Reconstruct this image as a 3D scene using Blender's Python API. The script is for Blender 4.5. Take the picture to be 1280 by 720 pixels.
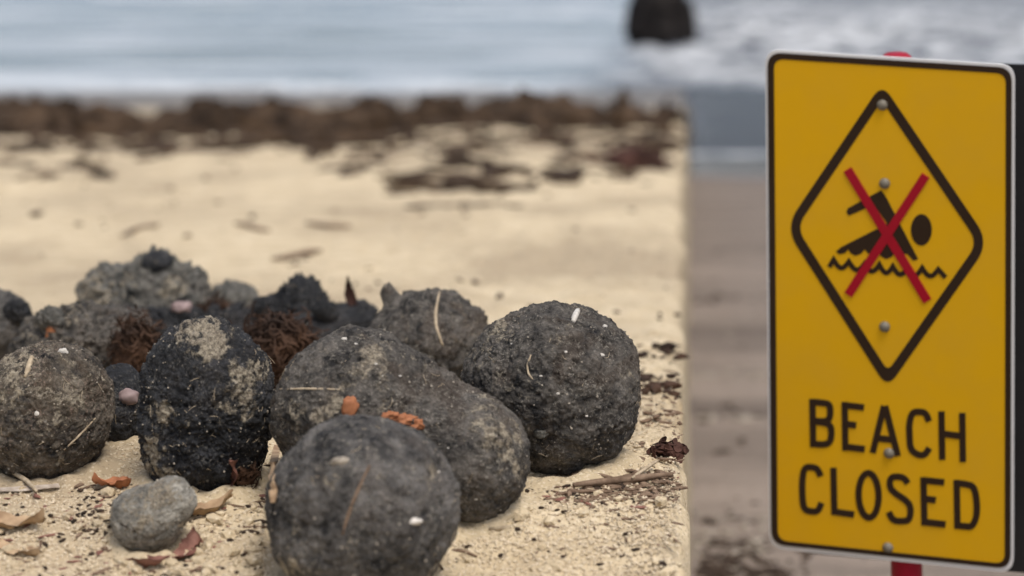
import bpy, math, random
import numpy as np
from mathutils import Vector, Matrix
from mathutils.bvhtree import BVHTree

scene = bpy.context.scene
for o in list(bpy.data.objects):
    bpy.data.objects.remove(o)

# ------------------------------------------------------------------ camera, sky, sun, exposure
F = 2400.0            # focal length in pixels of the 1280 px wide photograph
YH = -30.0            # row of the horizon (just above the frame)
CAMZ = 1.5            # eye height above the sea
cd = bpy.data.cameras.new('camera')
cam = bpy.data.objects.new('camera', cd)
scene.collection.objects.link(cam)
cam.location = (0, 0, CAMZ)
cam.rotation_euler = (math.radians(90), 0, 0)
cd.sensor_fit = 'HORIZONTAL'
cd.sensor_width = 36.0
cd.lens = 36.0 * F / 1280.0
cd.shift_y = -(360.0 - YH) / 1280.0
cd.clip_start = 0.05
cd.clip_end = 6000
cd.dof.use_dof = True
cd.dof.focus_distance = 1.69
cd.dof.aperture_fstop = 3.9
scene.camera = cam

SUN_EL, SUN_AZ = 64.0, 152.0      # azimuth clockwise from +Y: behind the camera, to its right
world = bpy.data.worlds.new('World')
scene.world = world
world.use_nodes = True
wn = world.node_tree.nodes
wl = world.node_tree.links
bg = wn['Background']
sky = wn.new('ShaderNodeTexSky')
sky.sky_type = 'NISHITA'
sky.sun_disc = False
sky.sun_elevation = math.radians(SUN_EL)
sky.sun_rotation = math.radians(SUN_AZ)
sky.air_density = 1.0
sky.dust_density = 4.0
sky.ozone_density = 1.0
hs = wn.new('ShaderNodeHueSaturation')
hs.inputs['Saturation'].default_value = 0.72     # thin overcast: a greyer sky all round
wl.new(sky.outputs[0], hs.inputs['Color'])
wl.new(hs.outputs[0], bg.inputs['Color'])
bg.inputs['Strength'].default_value = 0.14

sd = bpy.data.lights.new('sun', 'SUN')
sun = bpy.data.objects.new('sun', sd)
scene.collection.objects.link(sun)
sd.energy = 1.5
sd.angle = math.radians(22)
sd.color = (1.0, 0.95, 0.87)
az, el = math.radians(SUN_AZ), math.radians(SUN_EL)
sdir = Vector((math.sin(az) * math.cos(el), math.cos(az) * math.cos(el), math.sin(el)))
sun.rotation_euler = sdir.to_track_quat('Z', 'Y').to_euler()
sun.location = (0, 0, 6)

vs = scene.view_settings
vs.view_transform = 'Standard'
vs.look = 'None'
vs.exposure = 0.36
vs.gamma = 1.0
vs.use_curve_mapping = False

# ------------------------------------------------------------------ numeric helpers
RNG = np.random.default_rng(7)
random.seed(7)
_perm = np.random.default_rng(3).permutation(256)
_perm = np.concatenate([_perm, _perm, _perm])
_g = np.random.default_rng(5).normal(size=(256, 3))
_g /= np.linalg.norm(_g, axis=1)[:, None]

def pnoise(p):
    """gradient noise, p (n,3) -> about -0.7..0.7"""
    pi = np.floor(p).astype(np.int64)
    pf = p - pi
    pi &= 255
    w = pf * pf * pf * (pf * (pf * 6 - 15) + 10)
    out = np.zeros(len(p))
    for dx in (0, 1):
        a = _perm[pi[:, 0] + dx]
        wx = w[:, 0] if dx else 1 - w[:, 0]
        for dy in (0, 1):
            b = _perm[a + pi[:, 1] + dy]
            wy = w[:, 1] if dy else 1 - w[:, 1]
            for dz in (0, 1):
                g = _g[_perm[b + pi[:, 2] + dz] & 255]
                wz = w[:, 2] if dz else 1 - w[:, 2]
                out += wx * wy * wz * (g[:, 0] * (pf[:, 0] - dx) + g[:, 1] * (pf[:, 1] - dy) + g[:, 2] * (pf[:, 2] - dz))
    return out

def fbm(p, octs=4, gain=0.5):
    s = np.zeros(len(p)); a = 1.0
    q = np.array(p, dtype=float)
    for _ in range(octs):
        s += a * pnoise(q)
        q = q * 2.03 + 17.3
        a *= gain
    return s

def n2(x, y, sc, octs=3, seed=0.0):
    p = np.stack([np.ravel(x) * sc + seed, np.ravel(y) * sc - seed, np.full(np.size(x), seed * 1.7 + .37)], 1)
    return fbm(p, octs).reshape(np.shape(x))

def sstep(a, b, x):
    t = np.clip((x - a) / (b - a), 0, 1)
    return t * t * (3 - 2 * t)

# ------------------------------------------------------------------ terrain
EDGE = 212.0 / F                     # the sand bank ends in a scarp that runs out to sea on this bearing
def bank_base(x, y):
    k = .06
    drop = .34 * k * np.logaddexp(0, (1.6 - y) / k)
    drop = .25 * np.tanh(drop / .25)
    return CAMZ - (.346 + .046 * np.maximum(y, -3)) - drop

def bank_z(x, y):
    x = np.asarray(x, float); y = np.asarray(y, float)
    z = bank_base(x, y)
    z = z + .010 * n2(x, y, 3.2, 2, 1.0) * sstep(.4, 1.4, y)
    z = z + .05 * n2(x, y, .9, 3, 4.0) * sstep(2.2, 5, y)
    z = z + .011 * n2(x, y, 15, 3, 2.0)
    z = z + .0042 * n2(x, y, 60, 2, 6.0)
    return z

def low_z(x, y):
    x = np.asarray(x, float); y = np.asarray(y, float)
    z = .52 - .042 * np.maximum(y - 3.2, 0) * 1.0
    z = np.where(y > 15.6, -.0008 - .03 * (y - 15.6) + 0 * z, z)
    z = z + .012 * n2(x, y, 1.6, 3, 9.0) * sstep(13.5, 9, y) + .006 * n2(x, y, 6, 2, 3.0) * sstep(13.5, 9, y)
    return z

def ray(px, py):
    return Vector(((px - 640) / F, 1.0, -(py - YH) / F))
CAMP = Vector((0, 0, CAMZ))

def ground_hit(px, py, zf):
    r = ray(px, py); a, b = .3, 200.0
    ds = np.geomspace(a, b, 4000)
    zz = CAMZ + r.z * ds - zf(r.x * ds, ds)
    i = int(np.argmax(zz < 0))
    d = ds[i]
    return Vector((r.x * d, d, float(zf(np.array([r.x * d]), np.array([d]))[0])))

# ------------------------------------------------------------------ object helpers
COL = scene.collection
def link(name, me, mat=None, parent=None, label=None, cat=None, group=None, kind=None):
    o = bpy.data.objects.new(name, me)
    COL.objects.link(o)
    if mat is not None and me is not None:
        if not me.materials:
            me.materials.append(mat)
    if parent is not None:
        o.parent = parent
    if label: o['label'] = label
    if cat: o['category'] = cat
    if group: o['group'] = group
    if kind: o['kind'] = kind
    return o

def mesh_np(name, v, f, smooth=True):
    me = bpy.data.meshes.new(name)
    v = np.asarray(v, np.float32); f = np.asarray(f, np.int32)
    me.vertices.add(len(v)); me.vertices.foreach_set('co', v.ravel())
    k = f.shape[1]
    me.loops.add(f.size); me.loops.foreach_set('vertex_index', f.ravel())
    me.polygons.add(len(f))
    me.polygons.foreach_set('loop_start', np.arange(0, f.size, k, dtype=np.int32))
    me.polygons.foreach_set('loop_total', np.full(len(f), k, np.int32))
    me.polygons.foreach_set('use_smooth', np.full(len(f), smooth, bool))
    me.update(calc_edges=True)
    return me

def grid_faces(nr, nc):
    i = np.arange(nr * nc).reshape(nr, nc)
    return np.stack([i[:-1, :-1].ravel(), i[:-1, 1:].ravel(), i[1:, 1:].ravel(), i[1:, :-1].ravel()], 1)

class Bag:
    """collects polygons, builds ONE mesh"""
    def __init__(s): s.v = []; s.f = []
    def add(s, v, f):
        o = len(s.v); s.v += [tuple(q) for q in v]; s.f += [tuple(i + o for i in q) for q in f]
    def tube(s, pts, rad, n=6):
        pts = [Vector(p) for p in pts]; o = len(s.v); N = len(pts)
        for i, p in enumerate(pts):
            t = (pts[min(i + 1, N - 1)] - pts[max(i - 1, 0)]).normalized()
            a = t.orthogonal() if abs(t.z) > .9 else t.cross(Vector((0, 0, 1)))
            a.normalize(); b = t.cross(a)
            r = rad[i] if hasattr(rad, '__len__') else rad
            for k in range(n):
                an = 2 * math.pi * k / n
                s.v.append(tuple(p + a * (r * math.cos(an)) + b * (r * math.sin(an))))
        for i in range(N - 1):
            for k in range(n):
                s.f.append((o + i * n + k, o + i * n + (k + 1) % n, o + (i + 1) * n + (k + 1) % n, o + (i + 1) * n + k))
        s.f.append(tuple(o + k for k in range(n))[::-1])
        s.f.append(tuple(o + (N - 1) * n + k for k in range(n)))
    def ribbon(s, pts, wid, nrm, th=.0006):
        """flat strap with thickness; wid list, nrm the face normal"""
        pts = [Vector(p) for p in pts]; o = len(s.v); N = len(pts)
        for i, p in enumerate(pts):
            t = (pts[min(i + 1, N - 1)] - pts[max(i - 1, 0)]).normalized()
            n_ = nrm[i] if isinstance(nrm, list) else nrm
            a = t.cross(n_)
            if a.length < 1e-6: a = t.orthogonal()
            a.normalize(); b = a.cross(t)
            w = wid[i]
            for (u, q) in ((-1, 1), (1, 1), (1, -1), (-1, -1)):
                s.v.append(tuple(p + a * (u * w) + b * (q * th * .5)))
        for i in range(N - 1):
            for k in range(4):
                s.f.append((o + i * 4 + k, o + i * 4 + (k + 1) % 4, o + (i + 1) * 4 + (k + 1) % 4, o + (i + 1) * 4 + k))
        s.f.append((o + 3, o + 2, o + 1, o)); e = o + (N - 1) * 4
        s.f.append((e, e + 1, e + 2, e + 3))
    def mesh(s, name, smooth=False):
        me = bpy.data.meshes.new(name)
        me.from_pydata(s.v, [], s.f)
        if smooth:
            for p in me.polygons: p.use_smooth = True
        me.update()
        return me

# ------------------------------------------------------------------ materials
class NT:
    def __init__(s, name):
        s.m = bpy.data.materials.new(name); s.m.use_nodes = True
        s.t = s.m.node_tree; s.n = s.t.nodes; s.b = s.n['Principled BSDF']
        s.tc = s.n.new('ShaderNodeTexCoord')
    def lk(s, a, b): s.t.links.new(a, b)
    def noise(s, scale, detail=4, rough=.55, coord='Object', dist=0.0, vec=None):
        n = s.n.new('ShaderNodeTexNoise')
        n.inputs['Scale'].default_value = scale; n.inputs['Detail'].default_value = detail
        n.inputs['Roughness'].default_value = rough; n.inputs['Distortion'].default_value = dist
        s.lk(vec if vec is not None else s.tc.outputs[coord], n.inputs['Vector'])
        return n.outputs['Fac']
    def voro(s, scale, feature='F1', coord='Object', out='Distance'):
        n = s.n.new('ShaderNodeTexVoronoi'); n.feature = feature
        n.inputs['Scale'].default_value = scale
        s.lk(s.tc.outputs[coord], n.inputs['Vector'])
        return n.outputs[out]
    def ramp(s, fac, stops, interp='LINEAR'):
        n = s.n.new('ShaderNodeValToRGB'); n.color_ramp.interpolation = interp
        e = n.color_ramp.elements
        while len(e) < len(stops): e.new(.5)
        for k, (p, c) in enumerate(stops):
            e[k].position = p
            c = (c, c, c) if not hasattr(c, '__len__') else c
            e[k].color = (*c, 1)
        s.lk(fac, n.inputs['Fac'])
        return n.outputs['Color']
    def mix(s, fac, a, b, mode='MIX'):
        n = s.n.new('ShaderNodeMix'); n.data_type = 'RGBA'; n.blend_type = mode
        for sock, val in ((n.inputs[0], fac), (n.inputs[6], a), (n.inputs[7], b)):
            if hasattr(val, 'is_linked') or hasattr(val, 'links'): s.lk(val, sock)
            elif hasattr(val, '__len__'): sock.default_value = (*val, 1)
            else: sock.default_value = val
        return n.outputs[2]
    def math(s, op, a, b=0.0, clamp=False):
        n = s.n.new('ShaderNodeMath'); n.operation = op; n.use_clamp = clamp
        for sock, val in ((n.inputs[0], a), (n.inputs[1], b)):
            if hasattr(val, 'links'): s.lk(val, sock)
            else: sock.default_value = val
        return n.outputs[0]
    def attr(s, name):
        n = s.n.new('ShaderNodeAttribute'); n.attribute_name = name
        return n.outputs['Fac']
    def mapr(s, v, a, b, c=0.0, d=1.0):
        n = s.n.new('ShaderNodeMapRange'); s.lk(v, n.inputs[0])
        for k, q in enumerate((a, b, c, d)): n.inputs[k + 1].default_value = q
        return n.outputs[0]
    def color(s, c):
        if hasattr(c, 'links'): s.lk(c, s.b.inputs['Base Color'])
        else: s.b.inputs['Base Color'].default_value = (*c, 1)
    def rough(s, r):
        if hasattr(r, 'links'): s.lk(r, s.b.inputs['Roughness'])
        else: s.b.inputs['Roughness'].default_value = r
    def spec(s, v): s.b.inputs['Specular IOR Level'].default_value = v
    def bump(s, *hs):
        """hs: (height, strength, distance) chained"""
        prev = None
        for h, st, di in hs:
            n = s.n.new('ShaderNodeBump'); n.inputs['Strength'].default_value = st; n.inputs['Distance'].default_value = di
            s.lk(h, n.inputs['Height'])
            if prev is not None: s.lk(prev, n.inputs['Normal'])
            prev = n.outputs['Normal']
        s.lk(prev, s.b.inputs['Normal'])

def simple(name, c1, c2, scale, rough=.8, spec=.3, bump=.3, bd=.001, detail=5):
    t = NT(name)
    n = t.noise(scale, detail)
    t.color(t.ramp(n, [(.3, c1), (.7, c2)]))
    t.rough(rough); t.spec(spec)
    if bump: t.bump((t.noise(scale * 3, 4), bump, bd))
    return t.m

def sand_mat():
    t = NT('dry_sand')
    big = t.noise(1.7, 4); mid = t.noise(19, 5, .6); grain = t.noise(620, 2, .7); gv = t.voro(480, out='Color')
    c = t.ramp(mid, [(.28, (.45, .355, .225)), (.5, (.56, .455, .30)), (.75, (.64, .535, .37))])
    stm = t.n.new('ShaderNodeMapping'); t.lk(t.tc.outputs['Object'], stm.inputs[0]); stm.inputs['Scale'].default_value = (1.0, .55, 1)
    big = t.noise(2.3, 5, .62, vec=stm.outputs[0], dist=.5)
    c = t.mix(t.ramp(big, [(.44, 0.0), (.62, .9)]), c, (.37, .29, .19))
    sep = t.n.new('ShaderNodeSeparateColor'); t.lk(gv, sep.inputs[0])
    dark = t.ramp(sep.outputs[0], [(.86, 0.0), (.93, 1.0)], 'LINEAR')
    c = t.mix(t.math('MULTIPLY', dark, .42), c, (.17, .125, .08))
    lite = t.ramp(sep.outputs[1], [(.80, 0.0), (.95, 1.0)])
    c = t.mix(t.math('MULTIPLY', lite, .45), c, (.74, .65, .5))
    sx = t.n.new('ShaderNodeSeparateXYZ'); t.lk(t.tc.outputs['Object'], sx.inputs[0])
    wet = t.mapr(t.math('ADD', sx.outputs[1], t.math('MULTIPLY', t.noise(.5, 3), 4.0)), 14.0, 18.5)
    c = t.mix(wet, c, (.15, .125, .10))
    t.color(c); t.rough(t.mapr(wet, 0, 1, .92, .35)); t.spec(.18)
    t.bump((t.noise(130, 4, .65), .5, .004), (grain, .75, .0013))
    return t.m

def wet_sand_mat():
    t = NT('damp_sand')
    sx = t.n.new('ShaderNodeSeparateXYZ'); t.lk(t.tc.outputs['Object'], sx.inputs[0])
    wob = t.math('MULTIPLY', t.math('SUBTRACT', t.noise(.7, 3), .5), 1.3)
    yy = t.math('ADD', sx.outputs[1], wob)
    wet = t.mapr(yy, 13.0, 13.9)
    st = t.n.new('ShaderNodeMapping'); t.lk(t.tc.outputs['Object'], st.inputs[0]); st.inputs['Scale'].default_value = (.5, 3.2, 1)
    streak = t.noise(1.0, 6, .62, vec=st.outputs[0])
    c = t.ramp(streak, [(.36, (.135, .106, .085)), (.5, (.205, .165, .134)), (.64, (.31, .252, .207))])
    fine = t.noise(60, 5, .7)
    c = t.mix(.55, c, t.ramp(fine, [(.3, (.62, .6, .58)), (.7, (1.0, 1.0, 1.0))]), 'MULTIPLY')
    spk = t.ramp(t.noise(24, 3, .7), [(.66, 0.0), (.72, 1.0)])
    c = t.mix(t.math('MULTIPLY', spk, .5), c, (.07, .05, .04))
    c = t.mix(wet, c, (.075, .062, .055))
    t.color(c); t.rough(t.mapr(yy, 12.9, 14.0, .85, .12)); t.spec(.4)
    h = t.math('MULTIPLY', t.noise(30, 6, .65), t.mapr(yy, 12.5, 13.9, 1.0, .02))
    t.bump((h, .8, .02))
    return t.m

def sea_mat():
    t = NT('sea_water')
    foam = t.attr('foam')
    pat = t.ramp(t.noise(1.3, 8, .68, dist=.6), [(.36, 0.0), (.56, 1.0)])
    pat2 = t.ramp(t.noise(.33, 6, .6, dist=.4), [(.34, .3), (.56, 1.0)])
    f = t.math('MULTIPLY', t.math('MULTIPLY', foam, pat2), pat, True)
    edge = t.attr('edge_foam')
    ef = t.math('MULTIPLY', edge, t.ramp(t.noise(5, 5, .6), [(.3, .25), (.6, 1.0)]))
    f = t.math('MAXIMUM', f, ef)
    calm = t.attr('calm')
    wc = t.mix(calm, (.032, .040, .058), (.17, .215, .25))
    smp = t.n.new('ShaderNodeMapping'); t.lk(t.tc.outputs['Object'], smp.inputs[0]); smp.inputs['Scale'].default_value = (.10, .22, 1)
    stk = t.ramp(t.noise(1.0, 6, .65, vec=smp.outputs[0], dist=.8), [(.44, 0.0), (.64, 1.0)])
    f = t.math('MAXIMUM', f, t.math('MULTIPLY', t.math('MULTIPLY', calm, stk), .55))
    t.color(t.mix(f, wc, (.74, .76, .77)))
    r = t.mix(f, (.14, .14, .14), (.8, .8, .8)); t.rough(r)
    t.b.inputs['IOR'].default_value = 1.33
    amp = t.mapr(calm, 0, 1, 2.2, .25)
    st = t.n.new('ShaderNodeMapping'); t.lk(t.tc.outputs['Object'], st.inputs[0]); st.inputs['Scale'].default_value = (.6, 1.4, 1)
    h = t.math('MULTIPLY', t.noise(1.1, 5, .6, vec=st.outputs[0]), amp)
    h2 = t.math('MULTIPLY', t.noise(7, 4, .6, vec=st.outputs[0]), amp)
    t.bump((h, 1.0, .35), (h2, .8, .05), (f, .4, .04))
    return t.m

def tar_mat(name, dark=(.010, .010, .011), mid=(.088, .079, .069), pale=(.33, .30, .25), brown=(.07, .045, .028), brown_amt=.4, pale_amt=.5, sc=1.0, rough=.85):
    t = NT(name)
    a = t.noise(26 * sc, 6, .68, dist=.5); b = t.noise(95 * sc, 6, .75); c3 = t.noise(330 * sc, 4, .8)
    m = t.math('ADD', t.math('MULTIPLY', a, .45), t.math('MULTIPLY', b, .55))
    c = t.ramp(m, [(.40, dark), (.50, mid), (.60, tuple(q * 2.0 for q in mid))])
    br = t.ramp(t.noise(20 * sc, 5, .65, dist=.8), [(.50, 0.0), (.60, 1.0)])
    c = t.mix(t.math('MULTIPLY', br, brown_amt), c, brown)
    # dried salt and sand stuck in the tar
    fine = t.ramp(c3, [(.53, 0.0), (.61, 1.0)])
    pat = t.ramp(t.noise(36 * sc, 6, .75, dist=.6), [(.44, .10), (.60, 1.0)])
    c = t.mix(t.math('MULTIPLY', t.math('MULTIPLY', fine, pat), pale_amt), c, pale)
    # thicker crust where the lump carries it
    cr = t.attr('crust')
    k = t.math('ADD', t.math('MULTIPLY', cr, .55), t.math('MULTIPLY', t.math('SUBTRACT', t.noise(120, 6, .8), .5), 1.6))
    kf = t.math('MULTIPLY', t.mapr(k, .24, .42), t.mapr(cr, .02, .2))
    c = t.mix(kf, c, t.ramp(c3, [(.4, (.17, .14, .105)), (.6, (.46, .40, .30))]))
    v = t.voro(150 * sc, out='Color'); d = t.voro(150 * sc)
    sep = t.n.new('ShaderNodeSeparateColor'); t.lk(v, sep.inputs[0])
    spk = t.math('MULTIPLY', t.math('GREATER_THAN', sep.outputs[0], .93), t.ramp(d, [(.10, 1.0), (.26, 0.0)]))
    c = t.mix(t.math('MULTIPLY', spk, .7), c, (.36, .33, .28))
    t.color(c); t.rough(t.mapr(b, .35, .65, rough - .2, .95)); t.spec(.3)
    t.bump((a, .6, .010), (b, 1.0, .0055), (c3, 1.0, .0022), (kf, .6, .002))
    return t.m

M_SAND = sand_mat()
M_WET = wet_sand_mat()
M_SEA = sea_mat()
M_TAR = tar_mat('tar_grey', pale_amt=.8)
M_TAR_SOFT = tar_mat('tar_charcoal', mid=(.090, .084, .078), pale_amt=.6, brown_amt=.2, sc=.8)
M_TAR_BROWN = tar_mat('tar_brown', mid=(.118, .100, .078), pale=(.40, .285, .225), brown=(.055, .036, .02), brown_amt=.6, pale_amt=.6)
M_TAR_BLACK = tar_mat('tar_black', dark=(.007, .008, .010), mid=(.026, .027, .030), pale=(.24, .225, .20), brown_amt=.1, pale_amt=.65, rough=.7)
M_TAR_ASH = tar_mat('tar_ash', dark=(.03, .03, .028), mid=(.13, .125, .11), pale=(.36, .34, .30), brown_amt=.25, pale_amt=.7)
M_STONE = tar_mat('grey_stone', dark=(.10, .094, .08), mid=(.32, .302, .262), pale=(.52, .50, .44), brown_amt=.2, brown=(.09, .075, .055), pale_amt=.5, sc=1.3)
M_WEED = simple('dry_seaweed', (.010, .006, .004), (.075, .038, .021), 25, .8, .25, .5, .003)
M_WEED_FAR = simple('wrack_weed', (.012, .008, .006), (.092, .058, .034), 5.5, .85, .2, .5, .02)
M_WEED_RED = simple('red_weed', (.022, .011, .008), (.10, .045, .033), 8, .8, .2, .5, .01)
M_TWIG = simple('dry_twig', (.10, .062, .04), (.25, .175, .12), 120, .85, .2, .5, .001)
M_STRAW = simple('pale_straw', (.28, .215, .14), (.50, .41, .29), 200, .75, .3, .3, .0005)
M_LEAF = simple('tan_leaf', (.25, .155, .085), (.50, .36, .22), 60, .7, .35, .4, .001)
M_LEAF_OR = simple('orange_leaf', (.22, .075, .03), (.42, .17, .075), 90, .7, .35, .4, .001)
M_LEAF_RED = simple('russet_leaf', (.13, .05, .035), (.27, .13, .095), 80, .65, .4, .4, .001)
M_SHELL = simple('white_shell', (.42, .39, .34), (.66, .62, .56), 150, .5, .4, .2, .0005)
M_PINK = simple('pink_pebble', (.17, .115, .105), (.33, .25, .24), 70, .7, .4, .3, .001)
M_CHIP = simple('dark_chip', (.012, .009, .007), (.07, .045, .03), 150, .85, .2, .4, .001)
M_GRAIN = simple('sand_grain', (.36, .28, .18), (.68, .58, .43), 300, .8, .3, 0)
M_GRIT = simple('pale_grit', (.14, .12, .095), (.42, .37, .30), 300, .8, .3, 0)
M_STICK = simple('bleached_stick', (.26, .20, .15), (.58, .51, .43), 70, .8, .3, .6, .002)
M_ROCK = simple('wet_rock', (.005, .004, .004), (.018, .014, .012), 3, .7, .15, .6, .05)

# ------------------------------------------------------------------ ground sheets and sea
def lin(a, b, n): return np.linspace(a, b, n, endpoint=False)
ys = np.concatenate([lin(-6, 0, 14), lin(0, 1.05, 50), lin(1.05, 2.5, 580), 2.5 * (34 / 2.5) ** np.linspace(0, 1, 210)])
ws = np.concatenate([[0.0, .0015, .003, .005, .008, .011, .015, .02], lin(.026, .72, 270), .72 * (45 / .72) ** np.linspace(0, 1, 70)])
Yg, Wg = np.meshgrid(ys, ws, indexing='ij')
wob = (.007 * n2(np.log(np.maximum(ys, .2)) * 3, ys * 0, 2.5, 3, 15.0) + .0035 * n2(ys, ys * 0, 9, 3, 5.0) + .003 * n2(ys, ys * 0, 40, 3, 8.0)) * np.maximum(ys, 1.0)
xe = EDGE * ys + wob
Xg = xe[:, None] - Wg
Zg = bank_z(Xg, Yg)
Zg -= .014 * np.exp(-Wg / .007) + .006 * np.exp(-Wg / .02) * (1 + n2(Xg, Yg, 25, 2, 3.0))
# the crumbling scarp face below the edge: slumps outwards a little on its way down
nf = 26
face_t = 1 - np.linspace(0, 1, nf, endpoint=False) ** .6
bot = -.7
ztop = Zg[:, 0] - .004
Yf = np.repeat(ys[:, None], nf, 1)
Tf = np.repeat(face_t[None, :], len(ys), 0)
Tf = Tf[:, np.argsort(-face_t)]
Zf = bot + (ztop[:, None] - bot) * (1 - Tf)
out = Tf ** .7 * .0042 + .0016 * n2(Yf * 1.0, Zf, 7, 3, 11.0) * np.clip(Tf * 8, 0, 1) + .0011 * n2(Yf, Zf, 28, 2, 12.0) * np.clip(Tf * 8, 0, 1)
Xf = xe[:, None] + out * np.maximum(Yf, .6)
X = np.concatenate([Xf, Xg], 1); Y = np.concatenate([Yf, Yg], 1); Z = np.concatenate([Zf, Zg], 1)
me = mesh_np('sand_bank', np.stack([X, Y, Z], 2).reshape(-1, 3), grid_faces(*X.shape)[:, ::-1])
bank = link('sand_bank', me, M_SAND, kind='structure')

ly = np.concatenate([lin(-6, 2.5, 20), lin(2.5, 9, 260), lin(9, 30, 120)])
lx = np.concatenate([lin(-40, 0, 20), lin(0, 4.5, 200), 4.5 * (60 / 4.5) ** np.linspace(0, 1, 40)])
LX, LY = np.meshgrid(lx, ly)
me = mesh_np('beach', np.stack([LX, LY, low_z(LX, LY)], 2).reshape(-1, 3), grid_faces(*LX.shape))
beach = link('beach', me, M_WET, kind='structure')

sy = np.concatenate([lin(12, 60, 420), 60 * (4000 / 60) ** np.linspace(0, 1, 160)])
sxs = np.concatenate([-3000 * (14 / 3000) ** np.linspace(0, 1, 60), lin(-14, 26, 260), 26 * (3000 / 26) ** np.linspace(0, 1, 60)])
SX, SY = np.meshgrid(sxs, sy)
side = sstep(-2.0, .2, SX - EDGE * SY + .8 * n2(SX, SY, .4, 2, 2.0))   # 1 = open side of the spit
rough = .25 + .75 * side
fade = np.exp(-SY / 260.0)
SZ = (.06 * n2(SX * .35, SY, .30, 3, 3.0) * rough + (.05 + .45 * sstep(50, 85, SY)) * np.sin(SY * .27 + 1.5 * n2(SX, SY, .05, 2, 7.0))) * fade
surf = side * sstep(25.5, 30, SY) * (1 - .6 * sstep(45, 120, SY))
SZ += (.34 * n2(SX, SY, .45, 4, 5.0) + .30 * np.clip(n2(SX * .6, SY, .22, 3, 9.0), -.1, 1) + .12 * n2(SX, SY, 1.6, 3, 6.0)) * surf
SZ *= sstep(14.5, 22, SY)
SZ = np.where(SY < 26, SZ * .55, SZ)
shore = 16.0 + .35 * n2(SX, SX * 0, .5, 2, 1.0) - .25 * (SX - 1.5)
me = mesh_np('sea', np.stack([SX, SY, SZ], 2).reshape(-1, 3), grid_faces(*SX.shape))
foam = side * sstep(25.2, 27.6, SY + 1.2 * n2(SX, SY, .6, 3, 4.0))
foam = foam * (1 - .55 * sstep(60, 110, SY))
edge = np.exp(-((SY - 16.1 - .3 * n2(SX, SY * 0, .5, 2, 1.0)) / .16) ** 2) * side
edge = edge + .75 * (1 - side) * sstep(.05, .45, n2(SX, SY * .6, .35, 3, 6.0) + .35) * sstep(31, 26, SY + 2.5 * n2(SX, SX * 0, .3, 3, 2.0))
calm = (1 - side) * np.ones_like(SX)
for nm, arr in (('foam', foam), ('edge_foam', edge), ('calm', calm)):
    a = me.attributes.new(nm, 'FLOAT', 'POINT'); a.data.foreach_set('value', np.ascontiguousarray(arr, np.float32).ravel())
sea = link('sea', me, M_SEA, kind='structure')

BVH = []
def add_bvh(o):
    me = o.data
    mw = o.matrix_world
    BVH.append(BVHTree.FromPolygons([mw @ v.co for v in me.vertices], [tuple(p.vertices) for p in me.polygons]))

# a light BVH of just the part of the bank in front of the camera
yy = np.linspace(1.0, 9.0, 700); xx = np.linspace(-2.5, .9, 200)
bx, by = np.meshgrid(xx, yy)
gv = np.stack([bx, by, bank_z(bx, by)], 2).reshape(-1, 3)
BVH.append(BVHTree.FromPolygons([Vector(q) for q in gv.tolist()], grid_faces(*bx.shape).tolist()))

def hit(px, py):
    r = ray(px, py).normalized(); best = None
    for t in BVH:
        h = t.ray_cast(CAMP, r)
        if h[0] is not None and (best is None or h[3] < best[2]):
            n = h[1] if h[1].dot(r) < 0 else -h[1]
            best = (h[0], n, h[3])
    return best

# ------------------------------------------------------------------ tar lumps
def ico(sub):
    import bmesh
    bm = bmesh.new(); bmesh.ops.create_icosphere(bm, subdivisions=sub, radius=1)
    v = np.array([q.co[:] for q in bm.verts]); f = np.array([[w.index for w in q.verts] for q in bm.faces])
    bm.free(); return v, f
ICO = {s: ico(s) for s in (1, 3, 5, 6, 7)}

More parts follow.
